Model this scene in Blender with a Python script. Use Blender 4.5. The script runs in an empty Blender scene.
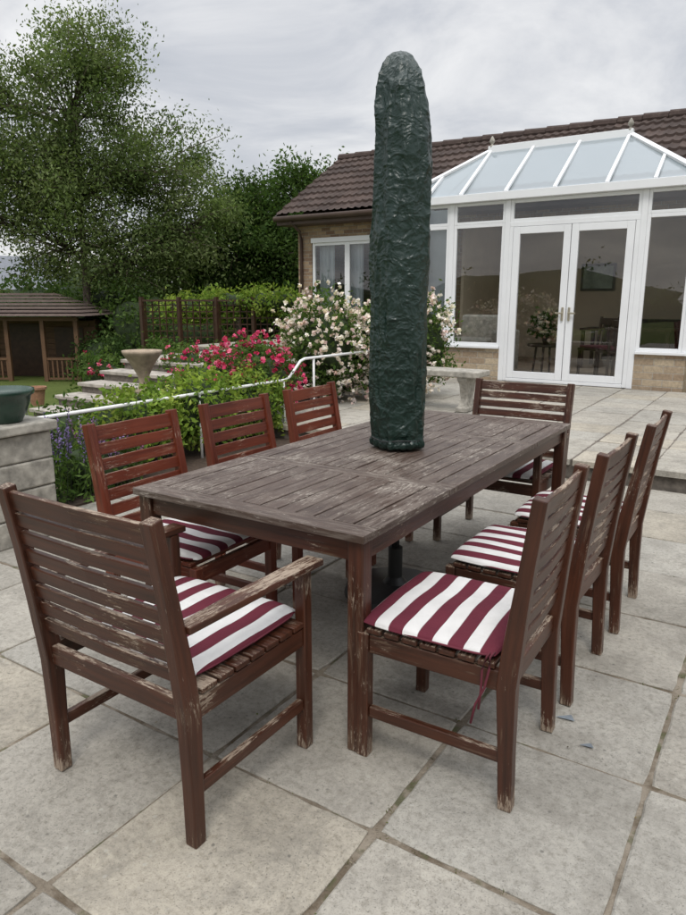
import bpy, math, random
import numpy as np
from mathutils import Vector, Matrix, noise
random.seed(7); rng=np.random.default_rng(11)
S=bpy.context.scene
COL=S.collection
YAW=math.radians(32.8)
def site(r,f):
    return (math.cos(YAW)*r-math.sin(YAW)*f, math.sin(YAW)*r+math.cos(YAW)*f)
# ---------------------------------------------------------------- materials
def newmat(n):
    m=bpy.data.materials.new(n); m.use_nodes=True
    nt=m.node_tree; nt.nodes.clear()
    out=nt.nodes.new('ShaderNodeOutputMaterial')
    return m,nt,out
def N(nt,t,**kw):
    n=nt.nodes.new(t)
    for k,v in kw.items(): setattr(n,k,v)
    return n
def L(nt,a,b): nt.links.new(a,b)
def c4(c): return (c[0],c[1],c[2],1)
def mixc(nt,fac,a,b,bt='MIX'):
    n=nt.nodes.new('ShaderNodeMix'); n.data_type='RGBA'; n.blend_type=bt
    for sock,v in ((n.inputs[0],fac),(n.inputs[6],a),(n.inputs[7],b)):
        if isinstance(v,(int,float)): sock.default_value=v
        elif isinstance(v,tuple): sock.default_value=c4(v)
        else: L(nt,v,sock)
    return n.outputs[2]
def mth(nt,op,a,b=None,c=None,clamp=False):
    n=nt.nodes.new('ShaderNodeMath'); n.operation=op; n.use_clamp=clamp
    for i,v in enumerate((a,b,c)):
        if v is None: continue
        if isinstance(v,(int,float)): n.inputs[i].default_value=v
        else: L(nt,v,n.inputs[i])
    return n.outputs[0]
def ramp(nt,fac,pts):
    n=nt.nodes.new('ShaderNodeValToRGB'); e=n.color_ramp.elements
    while len(e)<len(pts): e.new(.5)
    for el,(p,c) in zip(e,pts):
        el.position=p; el.color=c4(c) if isinstance(c,tuple) else (c,c,c,1)
    L(nt,fac,n.inputs[0]); return n.outputs[0]
def noi(nt,vec,scale,detail=4,rough=.55,dist=0):
    n=N(nt,'ShaderNodeTexNoise'); n.inputs['Scale'].default_value=scale
    n.inputs['Detail'].default_value=detail; n.inputs['Roughness'].default_value=rough
    n.inputs['Distortion'].default_value=dist
    if vec is not None: L(nt,vec,n.inputs['Vector'])
    return n.outputs['Fac']
def mapping(nt,vec,scale=(1,1,1),loc=(0,0,0)):
    n=N(nt,'ShaderNodeMapping'); n.inputs['Scale'].default_value=scale; n.inputs['Location'].default_value=loc
    L(nt,vec,n.inputs['Vector']); return n.outputs[0]
def princ(nt,out,col,rough=.6,bump=None,bstr=.3,bdist=.01,spec=.5,metal=0,coat=0):
    p=N(nt,'ShaderNodeBsdfPrincipled')
    if isinstance(col,tuple): p.inputs['Base Color'].default_value=c4(col)
    else: L(nt,col,p.inputs['Base Color'])
    if isinstance(rough,(int,float)): p.inputs['Roughness'].default_value=rough
    else: L(nt,rough,p.inputs['Roughness'])
    p.inputs['Specular IOR Level'].default_value=spec
    p.inputs['Metallic'].default_value=metal
    p.inputs['Coat Weight'].default_value=coat
    if bump is not None:
        b=N(nt,'ShaderNodeBump'); b.inputs['Strength'].default_value=bstr; b.inputs['Distance'].default_value=bdist
        L(nt,bump,b.inputs['Height']); L(nt,b.outputs[0],p.inputs['Normal'])
    L(nt,p.outputs[0],out.inputs[0]); return p
def pos(nt): return N(nt,'ShaderNodeNewGeometry').outputs['Position']
def attr(nt,name,o='Vector'): return N(nt,'ShaderNodeAttribute',attribute_name=name).outputs[o]

def simple(name,col,rough=.6,var=.15,scale=6,bstr=.15,spec=.4,metal=0,coat=0):
    m,nt,out=newmat(name); p=pos(nt)
    n=noi(nt,p,scale,5)
    c=mixc(nt,ramp(nt,n,[(.3,0.),(.7,1.)]),tuple(x*(1-var) for x in col),tuple(min(1,x*(1+var)) for x in col))
    princ(nt,out,c,rough,n,bstr,.01,spec,metal,coat); return m

def wood(name,dark,light,worn,pale,wk,pk_,rough=.36,foot=True,bigk=.62):
    m,nt,out=newmat(name)
    g=attr(nt,'g'); P=pos(nt)
    gr=noi(nt,mapping(nt,g,(3,60,60)),1,5,.6)
    lf=noi(nt,P,2.6,3)
    fac=mth(nt,'ADD',mth(nt,'MULTIPLY',gr,.6),mth(nt,'MULTIPLY',lf,.4))
    base=mixc(nt,ramp(nt,fac,[(.35,0.),(.65,1.)]),dark,light)
    wn=noi(nt,mapping(nt,g,(7,110,110),(3,1,7)),1,8,.7,.2)
    pn=noi(nt,mapping(nt,g,(26,150,150),(9,4,2)),1,7,.75,.4)
    big=mth(nt,'MULTIPLY',mth(nt,'SUBTRACT',noi(nt,P,4.6,3),.5),bigk)
    v=mth(nt,'ADD',wn,big); u=mth(nt,'ADD',pn,mth(nt,'MULTIPLY',big,1.1))
    if foot:
        z=N(nt,'ShaderNodeSeparateXYZ'); L(nt,P,z.inputs[0])
        ft=mth(nt,'MULTIPLY',mth(nt,'SUBTRACT',.10,z.outputs[2],clamp=True),2.0)
        ge=N(nt,'ShaderNodeNewGeometry'); sn=N(nt,'ShaderNodeSeparateXYZ'); L(nt,ge.outputs['Normal'],sn.inputs[0])
        up=mth(nt,'MULTIPLY',mth(nt,'MAXIMUM',sn.outputs[2],0),.135)
        ex=mth(nt,'ADD',ft,up); v=mth(nt,'ADD',v,ex); u=mth(nt,'ADD',u,ex)
    m1=ramp(nt,v,[(1-wk-.04,0.),(1-wk+.08,1.)]); m2=ramp(nt,u,[(1-pk_-.01,0.),(1-pk_+.025,1.)])
    wc=mixc(nt,gr,tuple(x*.6 for x in worn),tuple(x*1.25 for x in worn))
    pc=mixc(nt,gr,tuple(x*.65 for x in pale),pale)
    col=mixc(nt,m2,mixc(nt,m1,base,wc),pc)
    h=mth(nt,'SUBTRACT',mth(nt,'MULTIPLY',gr,.35),mth(nt,'ADD',mth(nt,'MULTIPLY',m1,.25),mth(nt,'MULTIPLY',m2,.3)))
    r=mth(nt,'ADD',mth(nt,'MULTIPLY',m1,.25),rough)
    princ(nt,out,col,r,h,.5,.004,.42); return m
M={}
M['wood']=wood('brown_painted_wood',(.027,.010,.0055),(.080,.026,.013),(.12,.072,.045),(.36,.28,.21),.38,.335)
M['woodred']=wood('red_brown_painted_wood',(.065,.012,.006),(.16,.035,.016),(.2,.075,.04),(.4,.27,.2),.37,.31)
M['woodtop']=wood('weathered_table_wood',(.042,.026,.019),(.088,.057,.043),(.135,.105,.086),(.34,.295,.25),.52,.415,.38,False,.36)
M['wooddeck']=wood('summerhouse_wood',(.08,.04,.02),(.16,.085,.045),(.14,.085,.05),(.22,.15,.09),.4,.3,.6,False)

def cushion_mat():
    m,nt,out=newmat('striped_cushion_fabric')
    g=attr(nt,'g'); s=N(nt,'ShaderNodeSeparateXYZ'); L(nt,g,s.inputs[0])
    wob=mth(nt,'MULTIPLY',mth(nt,'SUBTRACT',noi(nt,g,8,2),.5),.05)
    w=mth(nt,'FRACT',mth(nt,'ADD',mth(nt,'ADD',mth(nt,'DIVIDE',s.outputs[0],.094),10.26),wob))
    k=ramp(nt,w,[(.0,1.),(.49,1.),(.515,0.),(.985,0.)])
    weave=noi(nt,mapping(nt,g,(900,900,900)),1,2)
    soil=noi(nt,g,9,5)
    wh=mixc(nt,soil,(.48,.465,.45),(.74,.73,.71)); rd=mixc(nt,soil,(.080,.013,.024),(.14,.024,.038))
    c=mixc(nt,k,wh,rd)
    h=mth(nt,'ADD',mth(nt,'MULTIPLY',weave,.15),noi(nt,g,18,4,.6,.5))
    princ(nt,out,c,.85,h,.5,.014,.2); return m
M['cushion']=cushion_mat()
M['tie']=simple('burgundy_tie',(.12,.02,.033),.85)

def slab_mat(name,gain=1.0):
    m,nt,out=newmat(name); P=pos(nt)
    a=N(nt,'ShaderNodeAttribute',attribute_name='Col').outputs['Color']
    n1=noi(nt,P,1.7,7,.68); n2=noi(nt,P,45,6,.78); n3=noi(nt,P,210,3,.6); n4=noi(nt,P,6.5,8,.78,.5)
    n5=noi(nt,mapping(nt,P,(1,1,1),(5,9,0)),3.1,9,.75,1.2)
    c=mixc(nt,1.0,a,ramp(nt,n1,[(.28,(.70,.69,.67)),(.5,(.96,.955,.94)),(.72,(1.13,1.12,1.09))]),'MULTIPLY')
    c=mixc(nt,.9,c,ramp(nt,n2,[(.32,(.60,.58,.54)),(.5,(1.,1.,1.)),(.72,(1.2,1.19,1.16))]),'MULTIPLY')
    c=mixc(nt,mth(nt,'MULTIPLY',ramp(nt,n4,[(.48,0.),(.64,1.)]),.48),c,(.18,.165,.14))
    c=mixc(nt,mth(nt,'MULTIPLY',ramp(nt,n5,[(.54,0.),(.62,1.)]),.30),c,(.14,.13,.11))
    v=N(nt,'ShaderNodeTexVoronoi'); v.inputs['Scale'].default_value=26; L(nt,P,v.inputs['Vector'])
    sp=mth(nt,'MULTIPLY',ramp(nt,v.outputs['Distance'],[(.0,1.),(.12,1.),(.2,0.)]),ramp(nt,n1,[(.5,0.),(.6,.4)]))
    c=mixc(nt,sp,c,(.44,.43,.38))
    v2=N(nt,'ShaderNodeTexVoronoi'); v2.inputs['Scale'].default_value=13; L(nt,P,v2.inputs['Vector'])
    c=mixc(nt,ramp(nt,v2.outputs['Distance'],[(.0,.75),(.045,.6),(.09,0.)]),c,(.09,.085,.075))
    pit=ramp(nt,n3,[(.3,0.),(.42,1.)])
    c=mixc(nt,mth(nt,'MULTIPLY',mth(nt,'SUBTRACT',1.0,pit),.6),c,(.1,.095,.085))
    h=mth(nt,'ADD',mth(nt,'MULTIPLY',n2,.7),mth(nt,'ADD',mth(nt,'MULTIPLY',pit,.3),n4))
    princ(nt,out,c,.85,h,.6,.006,.3); return m
M['slab']=slab_mat('concrete_slab')
def mortar():
    m,nt,out=newmat('mortar_joint'); P=pos(nt)
    n=noi(nt,P,7,5,.7); n2=noi(nt,P,90,4)
    c=mixc(nt,ramp(nt,n,[(.4,0.),(.6,1.)]),(.12,.095,.068),(.25,.215,.17))
    c=mixc(nt,ramp(nt,noi(nt,P,13,4),[(.56,0.),(.66,.7)]),c,(.07,.08,.035))
    princ(nt,out,c,.95,n2,.8,.01,.1); return m
M['mortar']=mortar()
def grass_mat():
    m,nt,out=newmat('lawn_and_soil'); P=pos(nt)
    n=noi(nt,P,1.1,6,.7); n2=noi(nt,P,40,4,.7)
    c=mixc(nt,n,(.06,.085,.02),(.13,.16,.05))
    c=mixc(nt,.6,c,ramp(nt,n2,[(.3,(.5,.5,.5)),(.7,(1.3,1.3,1.2))]),'MULTIPLY')
    princ(nt,out,c,.95,n2,.8,.03,.1); return m
M['grass']=grass_mat()
M['soil']=simple('soil',(.06,.04,.028),.95,.4,25,.8)
def leafmat(name,trans=.35):
    m,nt,out=newmat(name)
    a=N(nt,'ShaderNodeAttribute',attribute_name='Col').outputs['Color']
    p=N(nt,'ShaderNodeBsdfDiffuse'); L(nt,a,p.inputs['Color'])
    t=N(nt,'ShaderNodeBsdfTranslucent'); L(nt,mixc(nt,1.0,a,(1.3,1.4,.7),'MULTIPLY'),t.inputs[0])
    mx=N(nt,'ShaderNodeMixShader'); mx.inputs[0].default_value=trans
    L(nt,p.outputs[0],mx.inputs[1]); L(nt,t.outputs[0],mx.inputs[2]); L(nt,mx.outputs[0],out.inputs[0]); return m
M['leaf']=leafmat('leaf'); M['petal']=leafmat('petal',.2)
M['bark']=simple('bark',(.12,.095,.075),.9,.4,12,.8)
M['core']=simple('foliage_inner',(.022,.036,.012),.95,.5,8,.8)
M['upvc']=simple('white_upvc',(.76,.77,.78),.3,.04,2,.02)
M['fascia']=simple('brown_fascia',(.075,.048,.036),.5,.2,4,.1)
M['cream']=simple('cream_wall',(.66,.54,.40),.9,.05,3,.1)
M['floorin']=simple('interior_floor',(.36,.27,.2),.5,.1,3,.05)
M['fabric']=simple('pale_upholstery',(.5,.45,.38),.9,.25,10,.2)
M['dark']=simple('dark_wood_furniture',(.05,.025,.015),.4,.3,8,.1)
M['stone']=simple('weathered_stone',(.31,.29,.25),.9,.4,14,.8)
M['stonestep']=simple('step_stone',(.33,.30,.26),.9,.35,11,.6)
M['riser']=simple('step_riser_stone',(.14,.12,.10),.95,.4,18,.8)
M['glaze']=simple('green_glazed_ceramic',(.012,.04,.026),.25,.3,8,.05,.6)
M['terra']=simple('terracotta',(.30,.16,.10),.8,.25,15,.3)
M['urn']=simple('buff_urn_stone',(.34,.27,.20),.85,.25,15,.3)
M['rail']=simple('white_handrail_paint',(.72,.72,.71),.35,.08,12,.1)
M['blind']=simple('blind_fabric',(.6,.65,.68),.8,.05,4,.1)
M['black']=simple('black_metal',(.02,.02,.02),.4)
M['brass']=simple('handle_metal',(.5,.45,.35),.3,.05,5,.02,.5,.8)
M['farroof']=simple('distant_slate_roof',(.16,.17,.19),.8)
def brickmat(name,c1,c2,mo,bw=.225,rh=.075,ms=.006):
    m,nt,out=newmat(name); P=pos(nt)
    s=N(nt,'ShaderNodeSeparateXYZ'); L(nt,P,s.inputs[0])
    cb=N(nt,'ShaderNodeCombineXYZ'); L(nt,mth(nt,'ADD',s.outputs[0],s.outputs[1]),cb.inputs[0]); L(nt,s.outputs[2],cb.inputs[1])
    b=N(nt,'ShaderNodeTexBrick'); L(nt,cb.outputs[0],b.inputs['Vector'])
    b.inputs['Scale'].default_value=1; b.inputs['Brick Width'].default_value=bw; b.inputs['Row Height'].default_value=rh
    b.inputs['Mortar Size'].default_value=ms; b.inputs['Mortar Smooth'].default_value=.3
    b.inputs['Color1'].default_value=c4(c1); b.inputs['Color2'].default_value=c4(c2); b.inputs['Mortar'].default_value=c4(mo)
    n=noi(nt,P,30,5,.7)
    c=mixc(nt,.7,b.outputs['Color'],ramp(nt,n,[(.3,(.6,.6,.6)),(.7,(1.25,1.22,1.2))]),'MULTIPLY')
    h=mth(nt,'SUBTRACT',mth(nt,'MULTIPLY',n,.4),b.outputs['Fac'])
    princ(nt,out,c,.9,h,.7,.01,.2); return m
M['brick']=brickmat('brick_wall_material',(.42,.31,.20),(.22,.145,.10),(.36,.33,.28))
M['buff']=brickmat('buff_stone_course_material',(.47,.39,.28),(.28,.205,.14),(.40,.36,.30),.27,.10,.007)
def tilemat():
    m,nt,out=newmat('brown_roof_tile'); P=pos(nt)
    a=N(nt,'ShaderNodeAttribute',attribute_name='Col').outputs['Color']
    n=noi(nt,P,9,6,.7)
    c=mixc(nt,.8,a,ramp(nt,n,[(.3,(.6,.6,.6)),(.7,(1.3,1.3,1.3))]),'MULTIPLY')
    c=mixc(nt,mth(nt,'MULTIPLY',ramp(nt,n,[(.58,0.),(.7,1.)]),.3),c,(.14,.135,.10))
    princ(nt,out,c,.85,n,.4,.01,.3); return m
M['tile']=tilemat()
def glass(name,refl,tint=(.93,.95,.95),diff=0,dcol=(.6,.66,.7)):
    m,nt,out=newmat(name)
    t=N(nt,'ShaderNodeBsdfTransparent'); t.inputs[0].default_value=c4(tint)
    g=N(nt,'ShaderNodeBsdfGlossy'); g.inputs['Roughness'].default_value=.0
    lw=N(nt,'ShaderNodeFresnel'); lw.inputs[0].default_value=1.5
    f=mth(nt,'ADD',mth(nt,'MULTIPLY',lw.outputs[0],1.4),refl,clamp=True)
    mx=N(nt,'ShaderNodeMixShader'); L(nt,f,mx.inputs[0]); L(nt,t.outputs[0],mx.inputs[1]); L(nt,g.outputs[0],mx.inputs[2])
    o=mx.outputs[0]
    if diff:
        d=N(nt,'ShaderNodeBsdfDiffuse'); d.inputs[0].default_value=c4(dcol)
        tr=N(nt,'ShaderNodeBsdfTranslucent'); tr.inputs[0].default_value=c4(dcol)
        ad=N(nt,'ShaderNodeMixShader'); ad.inputs[0].default_value=.5; L(nt,d.outputs[0],ad.inputs[1]); L(nt,tr.outputs[0],ad.inputs[2])
        m2=N(nt,'ShaderNodeMixShader'); m2.inputs[0].default_value=diff; L(nt,o,m2.inputs[1]); L(nt,ad.outputs[0],m2.inputs[2]); o=m2.outputs[0]
    L(nt,o,out.inputs[0]); return m
M['glass']=glass('window_glass',.07)
M['roofglass']=glass('roof_glazing',.12,(.85,.92,.95),.5,(.70,.78,.82))
def covermat():
    m,nt,out=newmat('green_vinyl_cover'); P=pos(nt)
    dn=N(nt,'ShaderNodeTexNoise'); dn.inputs['Scale'].default_value=9; L(nt,P,dn.inputs['Vector'])
    va=N(nt,'ShaderNodeVectorMath',operation='SCALE'); L(nt,dn.outputs['Color'],va.inputs[0]); va.inputs['Scale'].default_value=.10
    ad=N(nt,'ShaderNodeVectorMath',operation='ADD'); L(nt,P,ad.inputs[0]); L(nt,va.outputs[0],ad.inputs[1])
    hs=[]
    for sc,k,zs in ((22,.8,.55),(46,.55,1.3),(90,.3,.9)):
        v=N(nt,'ShaderNodeTexVoronoi'); v.inputs['Scale'].default_value=sc; L(nt,mapping(nt,ad.outputs[0],(1,1,zs),(sc,0,0)),v.inputs['Vector'])
        hs.append(mth(nt,'MULTIPLY',v.outputs['Distance'],k*22/sc*1.2))
    fine=noi(nt,P,150,3,.6)
    h=mth(nt,'ADD',mth(nt,'ADD',hs[0],mth(nt,'ADD',hs[1],hs[2])),mth(nt,'MULTIPLY',fine,.12))
    n2=noi(nt,P,6,3,.5)
    c=mixc(nt,n2,(.005,.018,.013),(.009,.028,.021))
    princ(nt,out,c,.32,h,.7,.015,.5); return m
M['cover']=covermat()
# ---------------------------------------------------------------- mesh building
class MB:
    def __init__(s): s.v=[];s.f=[];s.g=[];s.c=[]
    def add(s,vs,fs,g=None,c=(1,1,1)):
        o=len(s.v); s.v+= [tuple(p) for p in vs]; s.f+=[tuple(i+o for i in f) for f in fs]
        s.g+= [tuple(p) for p in (g if g is not None else vs)]; s.c+=[(c[0],c[1],c[2],1)]*len(vs)
    def box(s,lo,hi,c=(1,1,1)):
        x0,y0,z0=lo;x1,y1,z1=hi
        vs=[(x0,y0,z0),(x1,y0,z0),(x1,y1,z0),(x0,y1,z0),(x0,y0,z1),(x1,y0,z1),(x1,y1,z1),(x0,y1,z1)]
        d=[x1-x0,y1-y0,z1-z0]; ax=d.index(max(d)); ro=[random.uniform(0,40) for _ in range(3)]
        g=[]
        for p in vs:
            q=[p[ax],p[(ax+1)%3],p[(ax+2)%3]]; g.append(tuple(q[i]+ro[i] for i in range(3)))
        s.add(vs,[(0,3,2,1),(4,5,6,7),(0,1,5,4),(1,2,6,5),(2,3,7,6),(3,0,4,7)],g,c)
    def loft(s,cs,hs,xa=(1,0,0),c=(1,1,1)):
        cs=[Vector(p) for p in cs]; xa=Vector(xa); vs=[];g=[];t=random.uniform(0,50);a=random.uniform(0,50)
        for i,p in enumerate(cs):
            d=(cs[min(i+1,len(cs)-1)]-cs[max(i-1,0)]).normalized()
            x=(xa-d*xa.dot(d)).normalized(); y=d.cross(x)
            if i: t+=(p-cs[i-1]).length
            hx,hy=hs[i] if isinstance(hs,list) else hs
            for sx,sy in((-1,-1),(1,-1),(1,1),(-1,1)):
                vs.append(p+x*hx*sx+y*hy*sy); g.append((t,a+hx*sx,a+hy*sy))
        n=len(cs); fs=[(3,2,1,0),tuple(4*(n-1)+k for k in range(4))]
        for i in range(n-1):
            for k in range(4):
                fs.append((4*i+k,4*i+(k+1)%4,4*i+4+(k+1)%4,4*i+4+k))
        s.add(vs,fs,g,c)
    def tube(s,cs,rs,n=8,c=(1,1,1)):
        cs=[Vector(p) for p in cs]; vs=[]
        for i,p in enumerate(cs):
            d=(cs[min(i+1,len(cs)-1)]-cs[max(i-1,0)]).normalized()
            x=d.orthogonal().normalized() if abs(d.z)>.9 else d.cross(Vector((0,0,1))).normalized(); y=d.cross(x)
            r=rs[i] if isinstance(rs,(list,tuple)) else rs
            for k in range(n):
                a=2*math.pi*k/n; vs.append(p+x*r*math.cos(a)+y*r*math.sin(a))
        fs=[tuple(range(n))[::-1],tuple((len(cs)-1)*n+k for k in range(n))]
        for i in range(len(cs)-1):
            for k in range(n): fs.append((i*n+k,i*n+(k+1)%n,(i+1)*n+(k+1)%n,(i+1)*n+k))
        s.add(vs,fs,None,c)
    def lathe(s,prof,cx,cy,n=32,c=(1,1,1)):
        vs=[];fs=[]
        for r,z in prof:
            for k in range(n):
                a=2*math.pi*k/n; vs.append((cx+r*math.cos(a),cy+r*math.sin(a),z))
        for i in range(len(prof)-1):
            for k in range(n): fs.append((i*n+k,i*n+(k+1)%n,(i+1)*n+(k+1)%n,(i+1)*n+k))
        fs.append(tuple(range(n))[::-1]); fs.append(tuple((len(prof)-1)*n+k for k in range(n)))
        s.add(vs,fs,None,c)
    def obj(s,name,mat,parent=None,bevel=0,smooth=False,seg=2):
        me=bpy.data.meshes.new(name); me.from_pydata(s.v,[],s.f); me.update()
        a=me.attributes.new('g','FLOAT_VECTOR','POINT'); a.data.foreach_set('vector',np.array(s.g,dtype=np.float32).ravel())
        ca=me.color_attributes.new('Col','FLOAT_COLOR','POINT'); ca.data.foreach_set('color',np.array(s.c,dtype=np.float32).ravel())
        o=bpy.data.objects.new(name,me); COL.objects.link(o); me.materials.append(mat)
        if parent: o.parent=parent
        if smooth: me.polygons.foreach_set('use_smooth',[True]*len(me.polygons))
        if bevel:
            b=o.modifiers.new('bevel','BEVEL'); b.width=bevel; b.segments=seg; b.limit_method='ANGLE'; b.angle_limit=math.radians(40)
        return o
def empty(name,loc=(0,0,0),rot=0):
    o=bpy.data.objects.new(name,None); COL.objects.link(o); o.location=loc; o.rotation_euler=(0,0,rot); return o
def quads(name,V,C,mat,parent=None):
    n=V.shape[0]; me=bpy.data.meshes.new(name)
    me.vertices.add(n*4); me.vertices.foreach_set('co',V.reshape(-1).astype(np.float32))
    me.loops.add(n*4); me.loops.foreach_set('vertex_index',np.arange(n*4,dtype=np.int32))
    me.polygons.add(n); me.polygons.foreach_set('loop_start',np.arange(0,n*4,4,dtype=np.int32)); me.polygons.foreach_set('loop_total',np.full(n,4,dtype=np.int32))
    me.update(calc_edges=True)
    ca=me.color_attributes.new('Col','FLOAT_COLOR','POINT')
    cc=np.ones((n,4,4),dtype=np.float32); cc[:,:,:3]=C[:,None,:]; ca.data.foreach_set('color',cc.reshape(-1))
    me.materials.append(mat); o=bpy.data.objects.new(name,me); COL.objects.link(o)
    if parent: o.parent=parent
    return o
def unit(a): return a/np.maximum(np.linalg.norm(a,axis=-1,keepdims=True),1e-6)
def leafquads(c,size,aspect=.5,droop=0.0,up=0.0):
    n=len(c); a=rng.normal(size=(n,3)); a[:,2]-=droop; a=unit(a)
    b=rng.normal(size=(n,3)); b[:,2]*=(1-up); b=unit(b-a*np.sum(a*b,1,keepdims=True))
    s=(size*rng.uniform(.6,1.3,n))[:,None]
    return np.stack([c-a*s,c+b*s*aspect,c+a*s,c-b*s*aspect],1)
def leafcols(n,cid,cols,jit=.25):
    cols=np.array(cols); k=rng.integers(0,len(cols),cid.max()+1); base=cols[k[cid]]*rng.uniform(.65,1.35,(cid.max()+1))[cid][:,None]
    other=cols[rng.integers(0,len(cols),n)]
    return np.clip((base*.65+other*.35)*rng.uniform(1-jit,1+jit,(n,1)),0,1)
def ell_points(ells,n,clump_r,per,inner=.55):
    vol=np.array([e[1][0]*e[1][1]+e[1][1]*e[1][2]+e[1][0]*e[1][2] for e in ells]); vol=vol/vol.sum()
    P=[];I=[];k=0
    for (c,r),w in zip(ells,vol):
        K=max(3,int(n*w/per))
        d=unit(rng.normal(size=(K,3))); rad=rng.uniform(inner,1.0,K)**.7*(1+.14*np.sin(d[:,0]*7+c[0])*np.cos(d[:,2]*6+c[1]))*rng.uniform(.9,1.1,K)
        cc=np.array(c)+d*rad[:,None]*np.array(r)
        p=np.repeat(cc,per,0)+rng.normal(size=(K*per,3))*clump_r*rng.uniform(.6,1.3,(K,1)).repeat(per,0)
        P.append(p); I.append(np.repeat(np.arange(K)+k,per)); k+=K
    return np.concatenate(P),np.concatenate(I)
GREEN=[(.065,.115,.03),(.09,.14,.04),(.05,.09,.025),(.11,.155,.05)]
DARK=[(.035,.065,.02),(.05,.085,.028),(.065,.10,.032)]
YEL=[(.20,.28,.045),(.15,.235,.042),(.26,.31,.075),(.10,.165,.033)]
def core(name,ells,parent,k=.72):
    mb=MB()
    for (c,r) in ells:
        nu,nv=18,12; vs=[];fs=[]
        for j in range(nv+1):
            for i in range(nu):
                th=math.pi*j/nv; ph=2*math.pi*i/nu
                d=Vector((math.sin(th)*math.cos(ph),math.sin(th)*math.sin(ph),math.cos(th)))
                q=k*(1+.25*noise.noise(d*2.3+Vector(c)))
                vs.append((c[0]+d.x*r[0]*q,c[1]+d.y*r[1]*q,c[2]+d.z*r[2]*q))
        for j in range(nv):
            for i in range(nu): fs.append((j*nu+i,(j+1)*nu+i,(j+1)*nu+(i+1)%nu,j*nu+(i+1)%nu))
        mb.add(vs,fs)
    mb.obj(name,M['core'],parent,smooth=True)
def bush(name,ells,n,size,cols,clump=.12,per=40,flowers=None,kcore=.72,aspect=.5,finner=.92):
    e=empty(name)
    P,I=ell_points(ells,n,clump,per)
    zmin=min(c[2]-r[2] for c,r in ells)
    P[:,2]=np.maximum(P[:,2],zmin+rng.uniform(0,.1,len(P)))
    quads('leaves',leafquads(P,size,aspect),leafcols(len(P),I,cols),M['leaf'],e)
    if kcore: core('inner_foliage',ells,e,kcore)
    if flowers:
        nf,fs,fc=flowers
        F,J=ell_points([(c,tuple(q*1.07 for q in r)) for c,r in ells],nf,clump*1.0,5,finner)
        F=np.repeat(F,8,0)+rng.normal(size=(len(F)*8,3))*fs*.38
        J=np.arange(len(F))//8
        quads('blossoms',leafquads(F,fs*.8,.9),leafcols(len(F),J,fc,.12),M['petal'],e)
    return e
def tree(name,base,h,crown,n_cl,per,size,cols,tr=.14,clump=.4,droop=.3,trunk_top=.75):
    e=empty(name,base); mb=MB()
    tp=[Vector((math.sin(i*1.3)*.05*i*.4,math.cos(i*1.7)*.04*i*.4,h*trunk_top*i/8)) for i in range(9)]
    mb.tube(tp,[tr*(1.25 if i==0 else 1)*(1-i/9.5) for i in range(9)],9)
    vol=np.array([r[0]*r[1]*r[2] for c,r in crown])**.67; vol/=vol.sum(); P=[];I=[];k=0
    for (c,r),w in zip(crown,vol):
        K=max(4,int(n_cl*w)); c=Vector(c)
        zc=max(.1*h,min(c.z-.5*r[2],h*trunk_top*.95)); 
        a0=tp[0].lerp(tp[-1],zc/(h*trunk_top)); lr=tr*.5
        mid=a0.lerp(c,.5)+Vector((0,0,.15*r[2]))
        mb.tube([a0,mid,c],[lr,lr*.7,lr*.4],6)
        for q in range(K):
            d=Vector(rng.normal(size=3)).normalized(); rad=random.uniform(.35,1)**.6*(1+.2*noise.noise(d*2+c))
            p=c+Vector((d.x*r[0],d.y*r[1],d.z*r[2]))*rad
            st=a0.lerp(c,random.uniform(.4,1)); m=st.lerp(p,.55)+Vector((0,0,.08*r[2]))
            mb.tube([st,m,p],[lr*.32,lr*.18,.008],4)
            cr=clump*random.uniform(.6,1.35); nn=int(per*random.uniform(.5,1.4))
            t=rng.uniform(0,1,(nn,1))**.6
            line=np.array(m)+(np.array(p)-np.array(m))*t
            g=rng.normal(size=(nn,3))*cr*np.array([1,1,.75]); 
            P.append(line+g); I.append(np.full(nn,k)); k+=1
    mb.obj('trunk_and_limbs',M['bark'],e,smooth=True)
    P=np.concatenate(P); I=np.concatenate(I)
    quads('foliage',leafquads(P,size,.45,droop),leafcols(len(P),I,cols),M['leaf'],e)
    return e
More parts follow.
